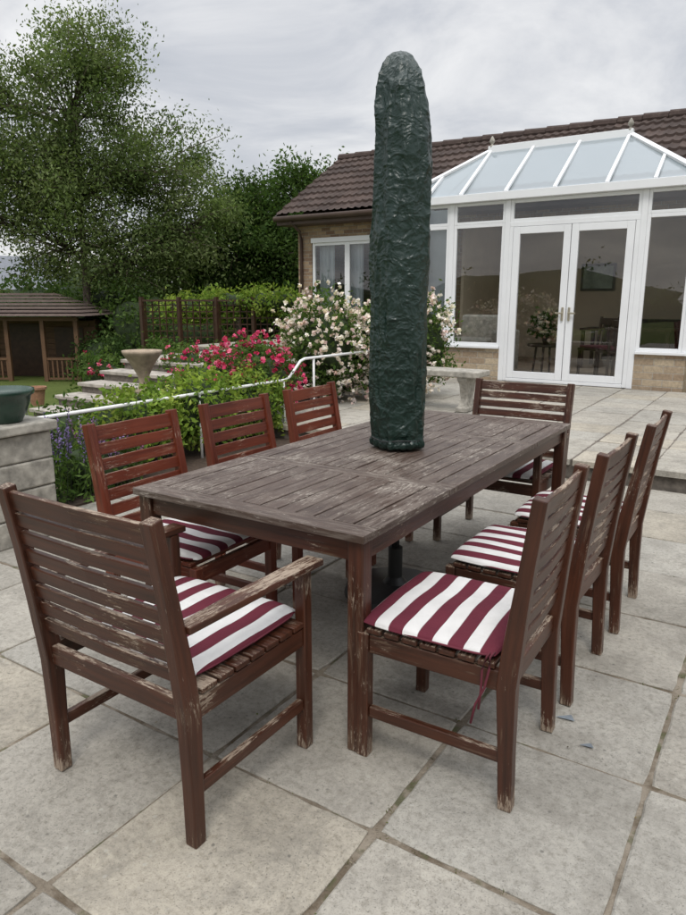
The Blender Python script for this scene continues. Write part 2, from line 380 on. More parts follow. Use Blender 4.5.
# ---------------------------------------------------------------- chairs
def cushion(parent,w,d,z,cy,rotate=False,ties=(1,)):
    mb=MB(); n=26; vs=[];g=[];fs=[]; T=.021; seed=random.uniform(0,30)
    for side in (1,-1):
        for j in range(n+1):
            for i in range(n+1):
                u=math.sin(math.pi/2*(2*i/n-1)); v=math.sin(math.pi/2*(2*j/n-1))
                k=(max(0,1-abs(u)**7)*max(0,1-abs(v)**7))**.38
                q=1-.05*(abs(u)*abs(v))**3
                x=u*w/2*q; y=v*d/2*q
                b=noise.noise(Vector((x*6+seed,y*6,side)))*.009
                hz=T*k*(1 if side>0 else .6)*side+ (b*k if side>0 else 0)
                vs.append((x,cy+y,z+.016+hz)); g.append(((y if rotate else x),(x if rotate else y),side*.1+seed))
    m=(n+1)**2
    for j in range(n):
        for i in range(n):
            a=j*(n+1)+i; fs.append((a,a+1,a+n+2,a+n+1)); fs.append((m+a,m+a+n+1,m+a+n+2,m+a+1))
    for i in range(n):
        a,b=i,i+1; fs.append((a,m+a,m+b,b))
        a,b=n*(n+1)+i,n*(n+1)+i+1; fs.append((b,m+b,m+a,a))
        a,b=i*(n+1),(i+1)*(n+1); fs.append((b,m+b,m+a,a))
        a,b=i*(n+1)+n,(i+1)*(n+1)+n; fs.append((a,m+a,m+b,b))
    mb.add(vs,fs,g); o=mb.obj('striped_cushion',M['cushion'],parent,smooth=True)
    o.rotation_euler=(0,0,random.uniform(-.025,.025))
    tb=MB(); ring=[]
    for k in range(48):
        a=2*math.pi*k/48; cx,sy=math.cos(a),math.sin(a); e=.16
        u=math.copysign(abs(cx)**e,cx); v=math.copysign(abs(sy)**e,sy); q=1-.05*(abs(u)*abs(v))**3
        ring.append((u*w/2*q,cy+v*d/2*q,z+.016))
    ring.append(ring[0]); tb.tube(ring,.0035,5)
    for s in ties:
        x=s*(w/2+.002); y=cy-d/2
        tb.tube([(x-s*.03,y+.01,z+.02),(x,y+.012,z+.02),(x+s*.012,y+.01,z-.01),(x+s*.014,y+.02,z-.07),(x+s*.01,y+.045,z-.13),(x+s*.014,y+.055,z-.19)],.0035,6)
        tb.tube([(x-s*.03,y+.02,z+.02),(x,y+.022,z+.018),(x+s*.013,y+.03,z-.02),(x+s*.012,y+.03,z-.08),(x+s*.012,y+.035,z-.14)],.0035,6)
    tb.obj('piping_and_ties',M['tie'],parent,smooth=True)
def chair(name,x,y,rot,w,d,arms,mat,nsl=8,cush_rot=False,top=.93,rake=.085,foot=.02,ties=()):
    e=empty(name,(x,y,0),rot); hw=w/2-.02; yb=-d/2; yf=d/2; H=.03
    mb=MB(); fr=.0195
    def yback(z):
        if z<=.38: return yb-foot+ foot*z/.38
        return yb-rake*((z-.38)/(top-.38))**1.15
    for s in(-1,1):
        zz=[0,.18,.38,.48,.6,.75,top]
        mb.loft([(s*hw,yback(z),z) for z in zz],[(fr,.020+.009*max(0,1-abs(z-.42)/.3)) for z in zz])
    mb.obj('rear_posts',mat,e,bevel=.004)
    mb=MB(); ztop=.617 if arms else .398+H
    for s in(-1,1):
        mb.loft([(s*hw,yf-.022,z) for z in (0,.2,ztop)],[(fr,.0195)]*3)
    mb.obj('front_legs',mat,e,bevel=.004)
    mb=MB()
    for s in(-1,1):
        mb.loft([(s*hw,yb+.006,.16),(s*hw,yf-.043,.16)],(.011,.018),(1,0,0))
        mb.loft([(s*hw,yb+.022,.365+H),(s*hw,yf-.043,.365+H)],(.013,.030),(1,0,0))
    mb.loft([(-hw+.02,yf-.022,.365+H),(hw-.02,yf-.022,.365+H)],(.012,.030),(0,1,0))
    mb.loft([(-hw+.02,yb,.365+H),(hw-.02,yb,.365+H)],(.012,.030),(0,1,0))
    mb.obj('seat_rails_and_stretchers',mat,e,bevel=.003)
    mb=MB(); ns=7; sw=(d-.06)/ns
    for i in range(ns):
        y0=yb+.035+i*sw; mb.box((-hw-.016,y0,.4+H),(hw+.016,y0+sw-.009,.416+H))
    mb.obj('seat_slats',mat,e,bevel=.003)
    mb=MB(); z0=.47; z1=top-.012; st=(z1-z0)/nsl
    for i in range(nsl):
        z=z0+(i+.5)*st; hh=(st-.015)/2+(.007 if i==nsl-1 else 0)
        yy=yback(z); dy=yback(z+.01)-yback(z-.01)
        upv=Vector((0,dy,.02)).normalized()
        mb.loft([(-hw+.018,yy,z),(0,yy-.006,z),(hw-.018,yy,z)],(hh,.008),tuple(upv))
    mb.obj('back_slats',mat,e,bevel=.003)
    if arms:
        mb=MB()
        for s in(-1,1):
            mb.loft([(s*(hw+.006),yback(.63)+.024,.629),(s*(hw+.012),-.02,.634),(s*(hw+.012),yf+.03,.629)],[(.024,.011),(.03,.011),(.032,.011)],(1,0,0))
        mb.obj('armrests',mat,e,bevel=.004)
    cushion(e,w-.07 if arms else w-.0,d-.04,.417+H,.014,cush_rot,ties)
    return e
chair('garden_armchair',-1.466,1.365,0,.61,.52,True,M['wood'],8,foot=.0)
chair('garden_armchair',-1.375,3.88,math.pi,.625,.52,True,M['wood'],8,foot=0)
for i,(xc,yc,rk) in enumerate(((-.785,1.895,.06),(-.775,2.53,.072),(-.755,3.19,.085))):
    chair('garden_dining_chair',xc,yc,math.pi/2+(.02,-.015,.01)[i],.475,.475,False,M['wood'],8,cush_rot=(i==0),rake=rk,foot=.015,ties=(-1,) if i==0 else ())
for i,yc in enumerate((1.985,2.64,3.31)):
    chair('garden_dining_chair',-2.03,yc,-math.pi/2+(.015,-.01,.012)[i],.495,.50,False,M['woodred'],7)
# ---------------------------------------------------------------- table
def table():
    e=empty('wooden_garden_table',(0,0,0)); x0,x1,y0,y1=-1.985,-.985,1.64,3.90; zt=.745
    mb=MB()
    for x in (x0+.04,x1-.04):
        for y in(y0+.045,y1-.045): mb.loft([(x,y,0),(x,y,.3),(x,y,zt-.027)],(.028,.028))
    mb.obj('legs',M['wood'],e,bevel=.005)
    mb=MB()
    for x in (x0+.04,x1-.04): mb.box((x-.012,y0+.073,.645),(x+.012,y1-.073,zt-.027))
    for y in (y0+.045,y1-.045): mb.box((x0+.068,y-.012,.645),(x1-.068,y+.012,zt-.027))
    mb.box((x0+.06,2.55,.66),(x1-.06,2.59,zt-.027)); mb.box((x0+.06,2.97,.66),(x1-.06,3.01,zt-.027))
    mb.obj('apron',M['wood'],e,bevel=.003)
    mb=MB(); b=.085; zb=zt-.026
    ys=[(y0+b+.003,2.25),(2.33,3.21),(3.29,y1-b-.003)]
    mb.box((x0,y0,zb),(x1,y0+b,zt)); mb.box((x0,y1-b,zb),(x1,y1,zt))
    for s,(a,c) in enumerate(ys):
        mb.box((x0,a,zb),(x0+b,c,zt-.0005*s)); mb.box((x1-b,a,zb),(x1,c,zt-.0007*s))
        n=11; xs=x0+b+.005; w=(x1-x0-2*b-.010)/n
        for i in range(n):
            dz=random.uniform(-.0015,.0008)
            if s==1 and i in(5,):
                mb.box((xs+i*w+.002,a,zb),(xs+(i+1)*w-.003,2.745,zt+dz)); mb.box((xs+i*w+.002,2.815,zb),(xs+(i+1)*w-.003,c,zt+dz)); continue
            mb.box((xs+i*w+.002,a,zb),(xs+(i+1)*w-.003,c,zt+dz))
    for a,c in ((2.253,2.288),(2.292,2.327),(3.213,3.248),(3.252,3.287)): mb.box((x0,a,zb),(x1,c,zt-.0012))
    mb.obj('slatted_top',M['woodtop'],e,bevel=.0025)
table()
# ---------------------------------------------------------------- parasol under cover
def parasol():
    ux,uy=-1.50,2.80; e=empty('covered_parasol')
    mb=MB(); mb.tube([(ux,uy,.05),(ux,uy,.8)],.019,16)
    mb.obj('pole',M['black'],e,smooth=True)
    mb=MB(); mb.lathe([(.24,0),(.25,.015),(.24,.05),(.06,.07),(.035,.10),(.035,.25),(.028,.255)],ux,uy,32); mb.obj('base',M['black'],e,smooth=False)
    prof=[(.755,.108),(.762,.120),(.78,.124),(.80,.114),(.82,.120),(.9,.123),(1.1,.126),(1.4,.128),(1.7,.129),(2.0,.126),(2.10,.123),(2.20,.116),(2.28,.104),(2.34,.088),(2.38,.070),(2.41,.050),(2.428,.028),(2.434,.008)]
    zs=np.array([p[0] for p in prof]); rs=np.array([p[1] for p in prof])
    nz,na=320,180; mb=MB(); vs=[];fs=[]
    def crease(q): 
        n=abs(noise.noise(q)); return max(0,1-n*4)**2
    for j in range(nz+1):
        t=j/nz; z=.755+(2.434-.755)*(1-(1-t)**1.3 if t>0 else 0); R=float(np.interp(z,zs,rs))
        for i in range(na):
            a=2*math.pi*i/na; ca,sa=math.cos(a),math.sin(a)
            sw=.5*math.sin(z*1.9)+.25*math.sin(z*5.1)
            fold=.035*math.cos(2*a+.6+z*.5)+.034*math.cos(5*a+sw*2)+.024*math.cos(9*a-sw*3)+.018*math.cos(15*a+sw*5)*(0.5+.5*math.sin(z*3+a))
            p=Vector((ca*R*9,sa*R*9,z*2.2)); q=Vector((ca*R*16,sa*R*16,z*3.2)); q2=Vector((ca*R*12+5,sa*R*12,z*17))
            dn=noise.noise(p)*.009+crease(q)*.006+crease(q2)*.0032+noise.noise(q*2.4)*.002
            seam=.005*(math.exp(-((a-4.05)/.035)**2)+math.exp(-((a-.9)/.035)**2))
            top=max(0,(z-2.1)/.3)
            fold+=top*.09*math.cos(6*a+1)+top*.05*math.cos(11*a)
            bot=max(0,1-(z-.755)/.14); fold+=bot*.04*math.cos(14*a)+bot*.03*math.cos(23*a)
            r=R*(1+fold)+dn*min(1,R/.09)+seam-.002
            vs.append((ux+ca*r-.05*max(0,z-2.1),uy+sa*r,z))
    for j in range(nz):
        for i in range(na): fs.append((j*na+i,j*na+(i+1)%na,(j+1)*na+(i+1)%na,(j+1)*na+i))
    fs.append(tuple(nz*na+k for k in range(na)))
    mb.add(vs,fs); mb.obj('vinyl_cover',M['cover'],e,smooth=True)
    mb=MB(); ring=[(ux+.122*math.cos(a),uy+.122*math.sin(a),.797+.004*math.sin(5*a)) for a in np.linspace(0,2*math.pi,49)]
    mb.tube(ring,.003,6); mb.obj('drawstring',M['black'],e,smooth=True)
parasol()
# ---------------------------------------------------------------- paving
def slabs(name,x0,x1,y0,y1,z,sx=.6,sy=.6,ox=0,oy=0,parent=None,th=.012,k0=1.0):
    mb=MB(); nx0=math.floor((x0-ox)/sx); nx1=math.ceil((x1-ox)/sx); ny0=math.floor((y0-oy)/sy); ny1=math.ceil((y1-oy)/sy)
    for i in range(nx0,nx1):
        for j in range(ny0,ny1):
            a0=max(x0,ox+i*sx);a1=min(x1,ox+(i+1)*sx);b0=max(y0,oy+j*sy);b1=min(y1,oy+(j+1)*sy)
            if a1-a0<.08 or b1-b0<.08: continue
            gp=.006; jx=[random.uniform(-.004,.004) for _ in range(4)]
            a0+=gp+jx[0];a1-=gp+jx[1];b0+=gp+jx[2];b1-=gp+jx[3]
            k=random.random(); v=random.uniform(.90,1.06)*k0
            col=(.345*v,.324*v,.285*v) if k<.6 else ((.325*v,.310*v,.278*v) if k<.85 else (.375*v,.342*v,.285*v))
            dz=random.uniform(-.003,.002); tx=random.uniform(-.004,.004); ty=random.uniform(-.004,.004)
            m=9; out=[]
            for A,B in (((a0,b0),(a1,b0)),((a1,b0),(a1,b1)),((a1,b1),(a0,b1)),((a0,b1),(a0,b0))):
                for t in range(m):
                    u=t/m; out.append((A[0]+(B[0]-A[0])*u,A[1]+(B[1]-A[1])*u))
            cx,cy=(a0+a1)/2,(b0+b1)/2; vs=[];n=len(out)
            for ring,(ins,zz) in enumerate(((0,-th),(0.0,-.004),(.005,0))):
                for q,(px,py) in enumerate(out):
                    nn=noise.noise(Vector((px*14,py*14,3.)))*.006; dx,dy=cx-px,cy-py; l=math.hypot(dx,dy)
                    corner=.006 if q%m==0 else 0
                    w=(ins+corner+max(0,nn)*1.5)/l*1.3
                    vs.append((px+dx*w,py+dy*w,z+dz+zz+tx*(px-cx)+ty*(py-cy)))
            fs=[]
            for r in range(2):
                for q in range(n): fs.append((r*n+q,r*n+(q+1)%n,(r+1)*n+(q+1)%n,(r+1)*n+q))
            fs.append(tuple(2*n+q for q in range(n)))
            mb.add(vs,fs,None,col)
    return mb.obj(name,M['slab'],parent)
e=empty('patio_paving')
slabs('slabs',-4.1,6.4,-4,5.6,0,ox=-.8,oy=1.4,parent=e)
mb=MB(); mb.box((-4.12,-4.05,-.2),(6.45,5.6,-.0065)); mb.obj('joint_mortar',M['mortar'],e)
e=empty('terrace_paving')
slabs('slabs',-5.2,6.4,5.62,10.78,.15,sx=.6,sy=.45,ox=-.8,oy=5.62,parent=e,th=.05,k0=1.08)
mb=MB(); mb.box((-5.18,5.66,-.2),(6.4,10.80,.1435)); mb.obj('retaining_course',M['riser'],e)
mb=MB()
for cx,cy,k in ((-.50,2.22,1),(-.17,2.95,.8),(-.40,2.10,.7)):
    mb.add([(cx-.035*k,cy-.02*k,.0035),(cx+.03*k,cy-.012*k,.0035),(cx+.01*k,cy+.02*k,.0035)],[(0,1,2)])
mb.obj('slate_paving_chips',simple('slate',(.15,.17,.19),.6,.3,30,.3))
n=230; px=rng.uniform(-4,2.5,n); py=rng.uniform(.3,5.5,n); edge=rng.random(n)<.45
px=np.where(edge,-.8+.6*np.round((px+.8)/.6)+rng.normal(0,.012,n),px)
C0=np.stack([px,py,rng.uniform(.003,.007,n)],1); a=rng.uniform(0,6.28,n); s=rng.uniform(.002,.007,n)
A=np.stack([np.cos(a)*s,np.sin(a)*s,rng.uniform(-.1,.3,n)*s],1); B=np.stack([-np.sin(a)*s*.5,np.cos(a)*s*.5,rng.uniform(-.1,.3,n)*s],1)
quads('fallen_leaves',np.stack([C0-A,C0+B,C0+A,C0-B],1),np.array([(.14,.10,.06),(.2,.15,.07),(.1,.12,.04),(.3,.26,.2),(.09,.07,.05)])[rng.integers(0,5,n)],M['leaf'])
n=700; which=rng.random(n)<.5
gx=np.where(which,-.8+.6*rng.integers(-5,6,n)+rng.normal(0,.005,n),rng.uniform(-4,2.5,n)); gy=np.where(which,rng.uniform(-.2,5.5,n),1.4+.6*rng.integers(-2,7,n)+rng.normal(0,.005,n))
keep=np.array([noise.noise(Vector((x*1.7,y*1.7,9)))>.12 for x,y in zip(gx,gy)]); gx=gx[keep];gy=gy[keep]
T=np.repeat(np.stack([gx,gy,np.full(len(gx),-.003)],1),9,0); T+=rng.normal(size=T.shape)*np.array([.007,.007,.0015])
quads('joint_moss',leafquads(T,.0035,.4,-.8),leafcols(len(T),np.arange(len(T))//9,[(.11,.12,.05),(.14,.14,.06),(.09,.09,.045)]),M['leaf'])
# ---------------------------------------------------------------- ground
def ground():
    mb=MB(); xs=np.concatenate([np.linspace(-400,-40,10),np.linspace(-36,20,57),np.linspace(30,400,10)]); ys=np.concatenate([np.linspace(-400,-20,10),np.linspace(-16,40,57),np.linspace(50,400,10)])
    def h(x,y):
        t=min(1,max(0,(-7.6-x)/6)); t=t*t*(3-2*t)
        return -.06-.62*t+.03*noise.noise(Vector((x*.3,y*.3,0)))*t
    vs=[(x,y,h(x,y)) for y in ys for x in xs]; n=len(xs)
    fs=[(j*n+i,j*n+i+1,(j+1)*n+i+1,(j+1)*n+i) for j in range(len(ys)-1) for i in range(n-1)]
    mb.add(vs,fs); mb.obj('ground_lawn',M['grass'],smooth=True)
ground()
mb=MB(); mb.box((-5.5,2.4,-.1),(-4.14,8.6,.0)); mb.obj('flower_bed_soil',M['soil'])
# ---------------------------------------------------------------- steps + upper terrace
e=empty('stone_steps'); mt=MB(); mr=MB()
nst=5; run=.36
for i in range(nst):
    z=.125*(i+1); y=4.95+run*i
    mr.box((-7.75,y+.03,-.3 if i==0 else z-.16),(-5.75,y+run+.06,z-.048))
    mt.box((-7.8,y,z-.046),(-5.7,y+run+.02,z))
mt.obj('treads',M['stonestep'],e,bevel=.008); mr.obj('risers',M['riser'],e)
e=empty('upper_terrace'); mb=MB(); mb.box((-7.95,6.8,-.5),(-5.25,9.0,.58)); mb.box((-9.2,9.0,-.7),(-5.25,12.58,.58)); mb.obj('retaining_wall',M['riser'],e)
slabs('slabs',-7.95,-5.22,6.78,9.0,.625,parent=e,th=.04); slabs('slabs_by_house',-9.2,-5.22,9.02,12.55,.625,parent=e,th=.04)
# handrail
e=empty('handrail'); mb=MB()
mb.tube([(-4.45,2.2,.6),(-4.45,4.5,.6),(-4.45,5.78,.6),(-4.45,5.86,.63),(-4.45,6.05,.78),(-4.45,6.13,.80),(-4.45,8.3,.80)],.015,10)
for y,z0,z1 in((2.9,-.05,.6),(4.5,-.05,.6),(5.75,-.05,.6),(6.3,-.05,.80),(8.2,-.05,.8)): mb.tube([(-4.45,y,z0),(-4.45,y,z1)],.013,8)
mb.obj('rail_and_posts',M['rail'],e,smooth=True)
# stone pier with pot
e=empty('stone_pier'); mb=MB()
for k in range(4): mb.box((-4.12+.004*(k%2),2.06+.003*(k%2),.165*k),(-3.70-.004*(k%2),2.48,.165*k+.158))
mb.box((-4.10,2.08,.0),(-3.72,2.46,.64)); mb.box((-4.15,2.03,.662),(-3.67,2.51,.72)); mb.obj('blocks_and_cap',M['stone'],e,bevel=.01)
e=empty('glazed_planter'); mb=MB()
mb.lathe([(.105,.722),(.11,.735),(.135,.78),(.155,.83),(.165,.875),(.183,.885),(.187,.90),(.185,.915),(.168,.915),(.16,.895),(.01,.88)],-3.86,2.28,40); mb.obj('pot',M['glaze'],e,smooth=True)
# stone bench
e=empty('stone_bench',(-3.55,7.55,.152),0.0); mb=MB()
mb.loft([(-.62,0,.44),(.62,0,.44)],(.2,.035),(0,1,0)); mb.obj('seat_slab',M['stone'],e,bevel=.012)
for s in (-1,1):
    mb=MB(); mb.loft([(s*.42,0,0),(s*.42,0,.05),(s*.42,0,.06),(s*.42,0,.15),(s*.42,0,.22),(s*.42,0,.32),(s*.42,0,.37),(s*.42,0,.404)],[(.07,.17),(.07,.17),(.055,.14),(.04,.09),(.05,.1),(.045,.14),(.06,.17),(.065,.175)]); mb.obj('pedestal',M['stone'],e,bevel=.008)
# urn planter
e=empty('urn_planter'); ux,uy=-6.0,5.22; mb=MB()
mb.lathe([(.11,.42),(.12,.44),(.07,.47),(.05,.52),(.06,.60),(.12,.72),(.195,.83),(.215,.86),(.217,.885),(.195,.885),(.17,.84),(.02,.82)],ux,uy,32); mb.obj('urn',M['urn'],e,smooth=True)
mb=MB(); mb.box((ux-.14,uy-.14,-.05),(ux+.14,uy+.14,.42)); mb.obj('plinth',M['stone'],e,bevel=.01)
for (r,f,z,s) in ((-5.05,10.6,-.2,.14),(-5.6,12.5,-.4,.18)):
    x,y=site(r,f); e=empty('terracotta_pot'); mb=MB(); mb.lathe([(s*.6,z-.05),(s*.85,z+s*1.3),(s,z+s*1.35),(s,z+s*1.6),(s*.85,z+s*1.6),(s*.8,z+s*1.4),(.01,z+s*1.4)],x,y,24); mb.obj('pot',M['terra'],e)
# ---------------------------------------------------------------- house
WT=.15
def frame(mb,gl,x0,x1,z0,z1,y,fw=.045,dp=.06,glass=True):
    mb.box((x0,y,z0),(x0+fw,y+dp,z1)); mb.box((x1-fw,y,z0),(x1,y+dp,z1))
    mb.box((x0+fw,y,z0),(x1-fw,y+dp,z0+fw)); mb.box((x0+fw,y,z1-fw),(x1-fw,y+dp,z1))
    if glass: gl.add([(x0+fw,y+dp*.5,z0+fw),(x1-fw,y+dp*.5,z0+fw),(x1-fw,y+dp*.5,z1-fw),(x0+fw,y+dp*.5,z1-fw)],[(0,1,2,3)])
def house():
    e=empty('brick_bungalow'); fz=.15
    XL,XR,YW,YB=-9.28,6.0,12.6,17.2
    mb=MB()
    mb.box((XL,YW,-.7),(-8.92,YW+.25,3.15)); mb.box((-8.92,YW,-.6),(-6.2,YW+.25,.62)); mb.box((-8.92,YW,2.72),(-6.2,YW+.25,3.15))
    mb.box((-6.2,YW,-.6),(-5.55,YW+.25,3.15)); mb.box((-1.2,YW,-.6),(XR,YW+.25,3.15))
    mb.box((-5.55,YW,2.75),(-1.2,YW+.25,3.15))
    mb.box((XL,YW+.25,-.8),(XL+.25,YB,3.15)); mb.box((XL+.25,YB-.25,-.6),(XR,YB,3.15)); mb.box((XR-.25,YW+.25,-.6),(XR,YB-.25,3.15))
    for x0 in (XL,XR-.25):
        mb.add([(x0,YW,3.15),(x0+.25,YW,3.15),(x0,YB,3.15),(x0+.25,YB,3.15),(x0,14.7,4.5),(x0+.25,14.7,4.5)],[(0,2,4),(1,5,3),(0,4,5,1),(2,3,5,4)])
    mb.obj('brick_walls',M['brick'],e)
    mb=MB(); mb.box((XL+.3,15.6,.1),(XR-.3,15.7,3.1)); mb.box((XL+.3,YW+.3,3.0),(XR-.3,15.6,3.1)); mb.box((-5.6,YW+.26,.1),(-5.5,15.6,3.0)); mb.box((-1.25,YW+.26,.1),(-1.15,15.6,3.0)); mb.obj('interior_walls',M['cream'],e)
    mb=MB(); mb.box((XL+.3,YW+.25,.0),(XR-.3,15.6,.16)); mb.obj('interior_floor',M['floorin'],e)
    for side in (0,1):
        mb=MB(); ye=12.15 if side==0 else 17.25; yr=14.7; ze,zr=3.16,4.70
        x0,x1=XL-.28,XR+.2; nx=int((x1-x0)/.04); rows=9; vs=[];fs=[];sub=4
        cols=[]
        for r in range(rows):
            for sidx in range(sub):
                t=(r+sidx/(sub-1)*.999)/rows
                lift=.045*(1-sidx/(sub-1))
                for i in range(nx+1):
                    x=x0+(x1-x0)*i/nx; ph=(x/.165)%1
                    wv=.026*max(0,math.sin(math.pi*min(1,ph/.55))) if ph<.55 else 0
                    wob=.008*noise.noise(Vector((x*1.3,t*8,side)))
                    vs.append((x,ye+(yr-ye)*t,ze+(zr-ze)*t+lift+wv+wob))
                    rr=random.Random(int(x/.33)*131+r*17+side).random()
                    k=.7+.5*rr; cols.append((.062*k,.042*k,.035*k,1))
        for j in range(rows*sub-1):
            for i in range(nx):
                a=j*(nx+1)+i; fs.append((a,a+1,a+nx+2,a+nx+1))
        mb.add(vs,fs); mb.c=cols; mb.obj('tiled_roof_slope',M['tile'],e)
    mb=MB(); rx=np.arange(XL-.28,XR+.2,.45)
    for a in rx: mb.tube([(a,14.7,4.70),(a+.44,14.7,4.69)],[.115,.105],10,(.060,.041,.035))
    mb.obj('ridge_tiles',M['tile'],e)
    mb=MB(); mb.box((XL-.26,12.19,2.98),(XR+.2,12.215,3.15)); mb.box((XL-.26,12.216,2.975),(XR+.2,12.6,2.99))
    mb.loft([(XL-.27,12.2,3.10),(XL-.27,14.7,4.62)],(.015,.08),(1,0,0))
    mb.obj('fascia_and_soffit',M['fascia'],e)
    mb=MB(); mb.tube([(XL-.28,12.13,3.10),(XR,12.13,3.10)],.055,10); mb.tube([(XL+.12,12.15,3.05),(XL+.12,12.5,2.85),(XL+.12,12.55,2.7),(XL+.12,12.55,.6)],.035,10); mb.obj('gutter_and_downpipe',M['fascia'],e,smooth=True)
    mb=MB();gl=MB()
    mb.box((-8.92,12.56,2.62),(-6.2,12.6,2.72))
    for a,b in ((-8.90,-8.02),(-8.02,-7.14),(-7.14,-6.22)): frame(mb,gl,a,b,.62,2.62,12.6,.06)
    mb.obj('patio_window_frames',M['upvc'],e,bevel=.004); gl.obj('patio_window_glass',M['glass'],e)
    mb=MB()
    def curtain(mb,x0,x1,z0,z1,y):
        n=int((x1-x0)/.02); vs=[];fs=[]
        for i in range(n+1):
            x=x0+(x1-x0)*i/n; yy=y+.03*math.sin(i*.9)+.01*math.sin(i*2.3)
            vs+=[(x,yy,z0),(x,yy,z1)]
        for i in range(n): fs.append((2*i,2*i+2,2*i+3,2*i+1))
        mb.add(vs,fs)
    curtain(mb,-8.85,-8.45,.66,2.6,12.8); curtain(mb,-8.2,-7.75,.66,2.6,12.8); curtain(mb,-7.5,-6.25,.66,2.6,12.8)
    mb.obj('net_curtains',M['blind'],e)
    # conservatory
    X0,X1,Y0,Y1=-5.9,-1.2,10.8,12.58; zs=.66; ze=2.95
    mb=MB(); mb.box((X0+.02,Y0+.01,-.2),(-3.93,Y0+.22,zs)); mb.box((-2.0,Y0+.01,-.2),(X1-.02,Y0+.22,zs)); mb.box((X0+.02,Y0+.22,-.2),(X0+.24,Y1,zs)); mb.box((X1-.24,Y0+.22,-.2),(X1-.02,Y1,zs)); mb.obj('conservatory_dwarf_walls',M['buff'],e)
    mb=MB();gl=MB()
    posts=[X0,-5.42,-4.90,-3.96,-1.98,X1-.08]
    for p in posts: mb.box((p,Y0-.004,zs+.04 if p not in(-3.96,-1.98) else WT),(p+.08,Y0+.09,ze-.02))
    mb.box((X0-.03,Y0-.05,zs),(-3.965,Y0+.2,zs+.04)); mb.box((-1.895,Y0-.05,zs),(X1+.03,Y0+.2,zs+.04))
    zt=2.60
    for a,b in ((X0+.08,-5.42),(-5.34,-4.90),(-4.82,-3.96),(-1.90,X1-.08)):
        frame(mb,gl,a,b,zs+.04,zt,Y0+.01,.05); frame(mb,gl,a,b,zt,ze-.02,Y0+.01,.045)
    frame(mb,gl,-3.88,-1.98,zt,ze-.02,Y0+.01,.05)
    mb.box((-3.88,Y0-.002,zt-.07),(-1.98,Y0+.085,zt)) ; mb.box((-3.88,Y0-.002,WT+.005),(-3.82,Y0+.085,zt-.07)); mb.box((-2.04,Y0-.002,WT+.005),(-1.98,Y0+.085,zt-.07)); mb.box((-3.82,Y0-.02,WT+.005),(-2.04,Y0+.085,WT+.055))
    frame(mb,gl,-3.815,-2.935,WT+.06,zt-.075,Y0-.01,.105,.07); frame(mb,gl,-2.925,-2.045,WT+.06,zt-.075,Y0-.01,.105,.07)
    mb.box((X0-.06,Y0-.10,ze-.018),(X1+.06,Y0+.10,ze+.10)); mb.box((X0-.05,Y0+.1,ze-.018),(X0+.06,Y1,ze+.10)); mb.box((X1-.06,Y0+.1,ze-.018),(X1+.05,Y1,ze+.10))
    for x in (X0,X1-.06):
        for y in (11.4,12.0,12.5): mb.box((x,y,zs),(x+.06,y+.07,ze-.02))
        mb.box((x,Y0+.1,zt),(x+.055,Y1,zt+.07)); mb.box((x,Y0+.22,zs),(x+.065,Y1,zs+.05))
    A=Vector((-4.7,12.0,3.93)); B=Vector((-2.47,12.0,3.93)); zE=ze+.10
    def bar(p,q,w=.03): mb.loft([p,q],(w,.022),(1,0,0))
    bar(A,Vector((X0,Y0-.06,zE)),.035); bar(B,Vector((X1,Y0-.06,zE)),.035)
    for x in (-4.7,-3.96,-3.21,-2.47): bar(Vector((x,12.0,3.92)),Vector((x,Y0-.06,zE)),.024)
    bar(A.lerp(Vector((X0,Y0,zE)),.5),Vector((-5.3,Y0-.06,zE)),.022); bar(B.lerp(Vector((X1,Y0,zE)),.5),Vector((-1.83,Y0-.06,zE)),.022)
    mb.loft([A-Vector((.05,0,0)),B+Vector((.05,0,0))],(.05,.06),(0,1,0))
    for y in (11.5,12.2): mb.loft([A.lerp(Vector((X0,Y0,zE)),.5 if y<12 else 0),Vector((X0,y,zE))],(.02,.02),(0,1,0)); mb.loft([B.lerp(Vector((X1,Y0,zE)),.5 if y<12 else 0),Vector((X1,y,zE))],(.02,.02),(0,1,0))
    mb.obj('conservatory_white_frames',M['upvc'],e,bevel=.005)
    for P in (A,B):
        mb=MB(); mb.lathe([(.05,P.z+.03),(.055,P.z+.06),(.02,P.z+.08),(.018,P.z+.10),(.04,P.z+.12),(.045,P.z+.15),(.03,P.z+.18),(.008,P.z+.22)],P.x,P.y,16); mb.obj('roof_finial',M['stone'],e,smooth=True)
    gl.obj('conservatory_window_glass',M['glass'],e)
    g=MB(); o=Vector((0,0,-.012))
    c0=Vector((X0,Y0,zE)); c1=Vector((X1,Y0,zE)); k0=Vector((X0,12.9,zE)); k1=Vector((X1,12.9,zE)); 
    for poly in ([c0,c1,B,A],[k0,c0,A],[c1,k1,B]): g.add([p+o for p in poly],[tuple(range(len(poly)))])
    g.obj('conservatory_roof_glazing',M['roofglass'],e)
    g=MB(); g.add([A+o,B+o,k1+o,k0+o],[(0,1,2,3)]); g.obj('conservatory_back_slope',M['roofglass'],e)
    mb=MB()
    for (hx,s) in ((-2.98,-1),(-2.88,1)):
        mb.box((hx-.015,Y0-.035,1.12),(hx+.015,Y0-.012,1.32)); mb.box((hx-.012 if s>0 else hx-.10,Y0-.065,1.22),(hx+.10 if s>0 else hx+.012,Y0-.045,1.245)); mb.box((hx-.01,Y0-.05,1.22),(hx+.01,Y0-.03,1.245))
    mb.obj('door_handles',M['brass'],e,bevel=.003)
    mb=MB()
    for (a,b) in ((-5.32,-4.93),(-5.8,-5.45)):
        x=a
        while x<b: mb.loft([(x,Y0+.2,.75),(x,Y0+.2,2.88)],(.026,.002),(.8,.6,0)); x+=.055
    mb.obj('vertical_blinds',M['blind'],e)
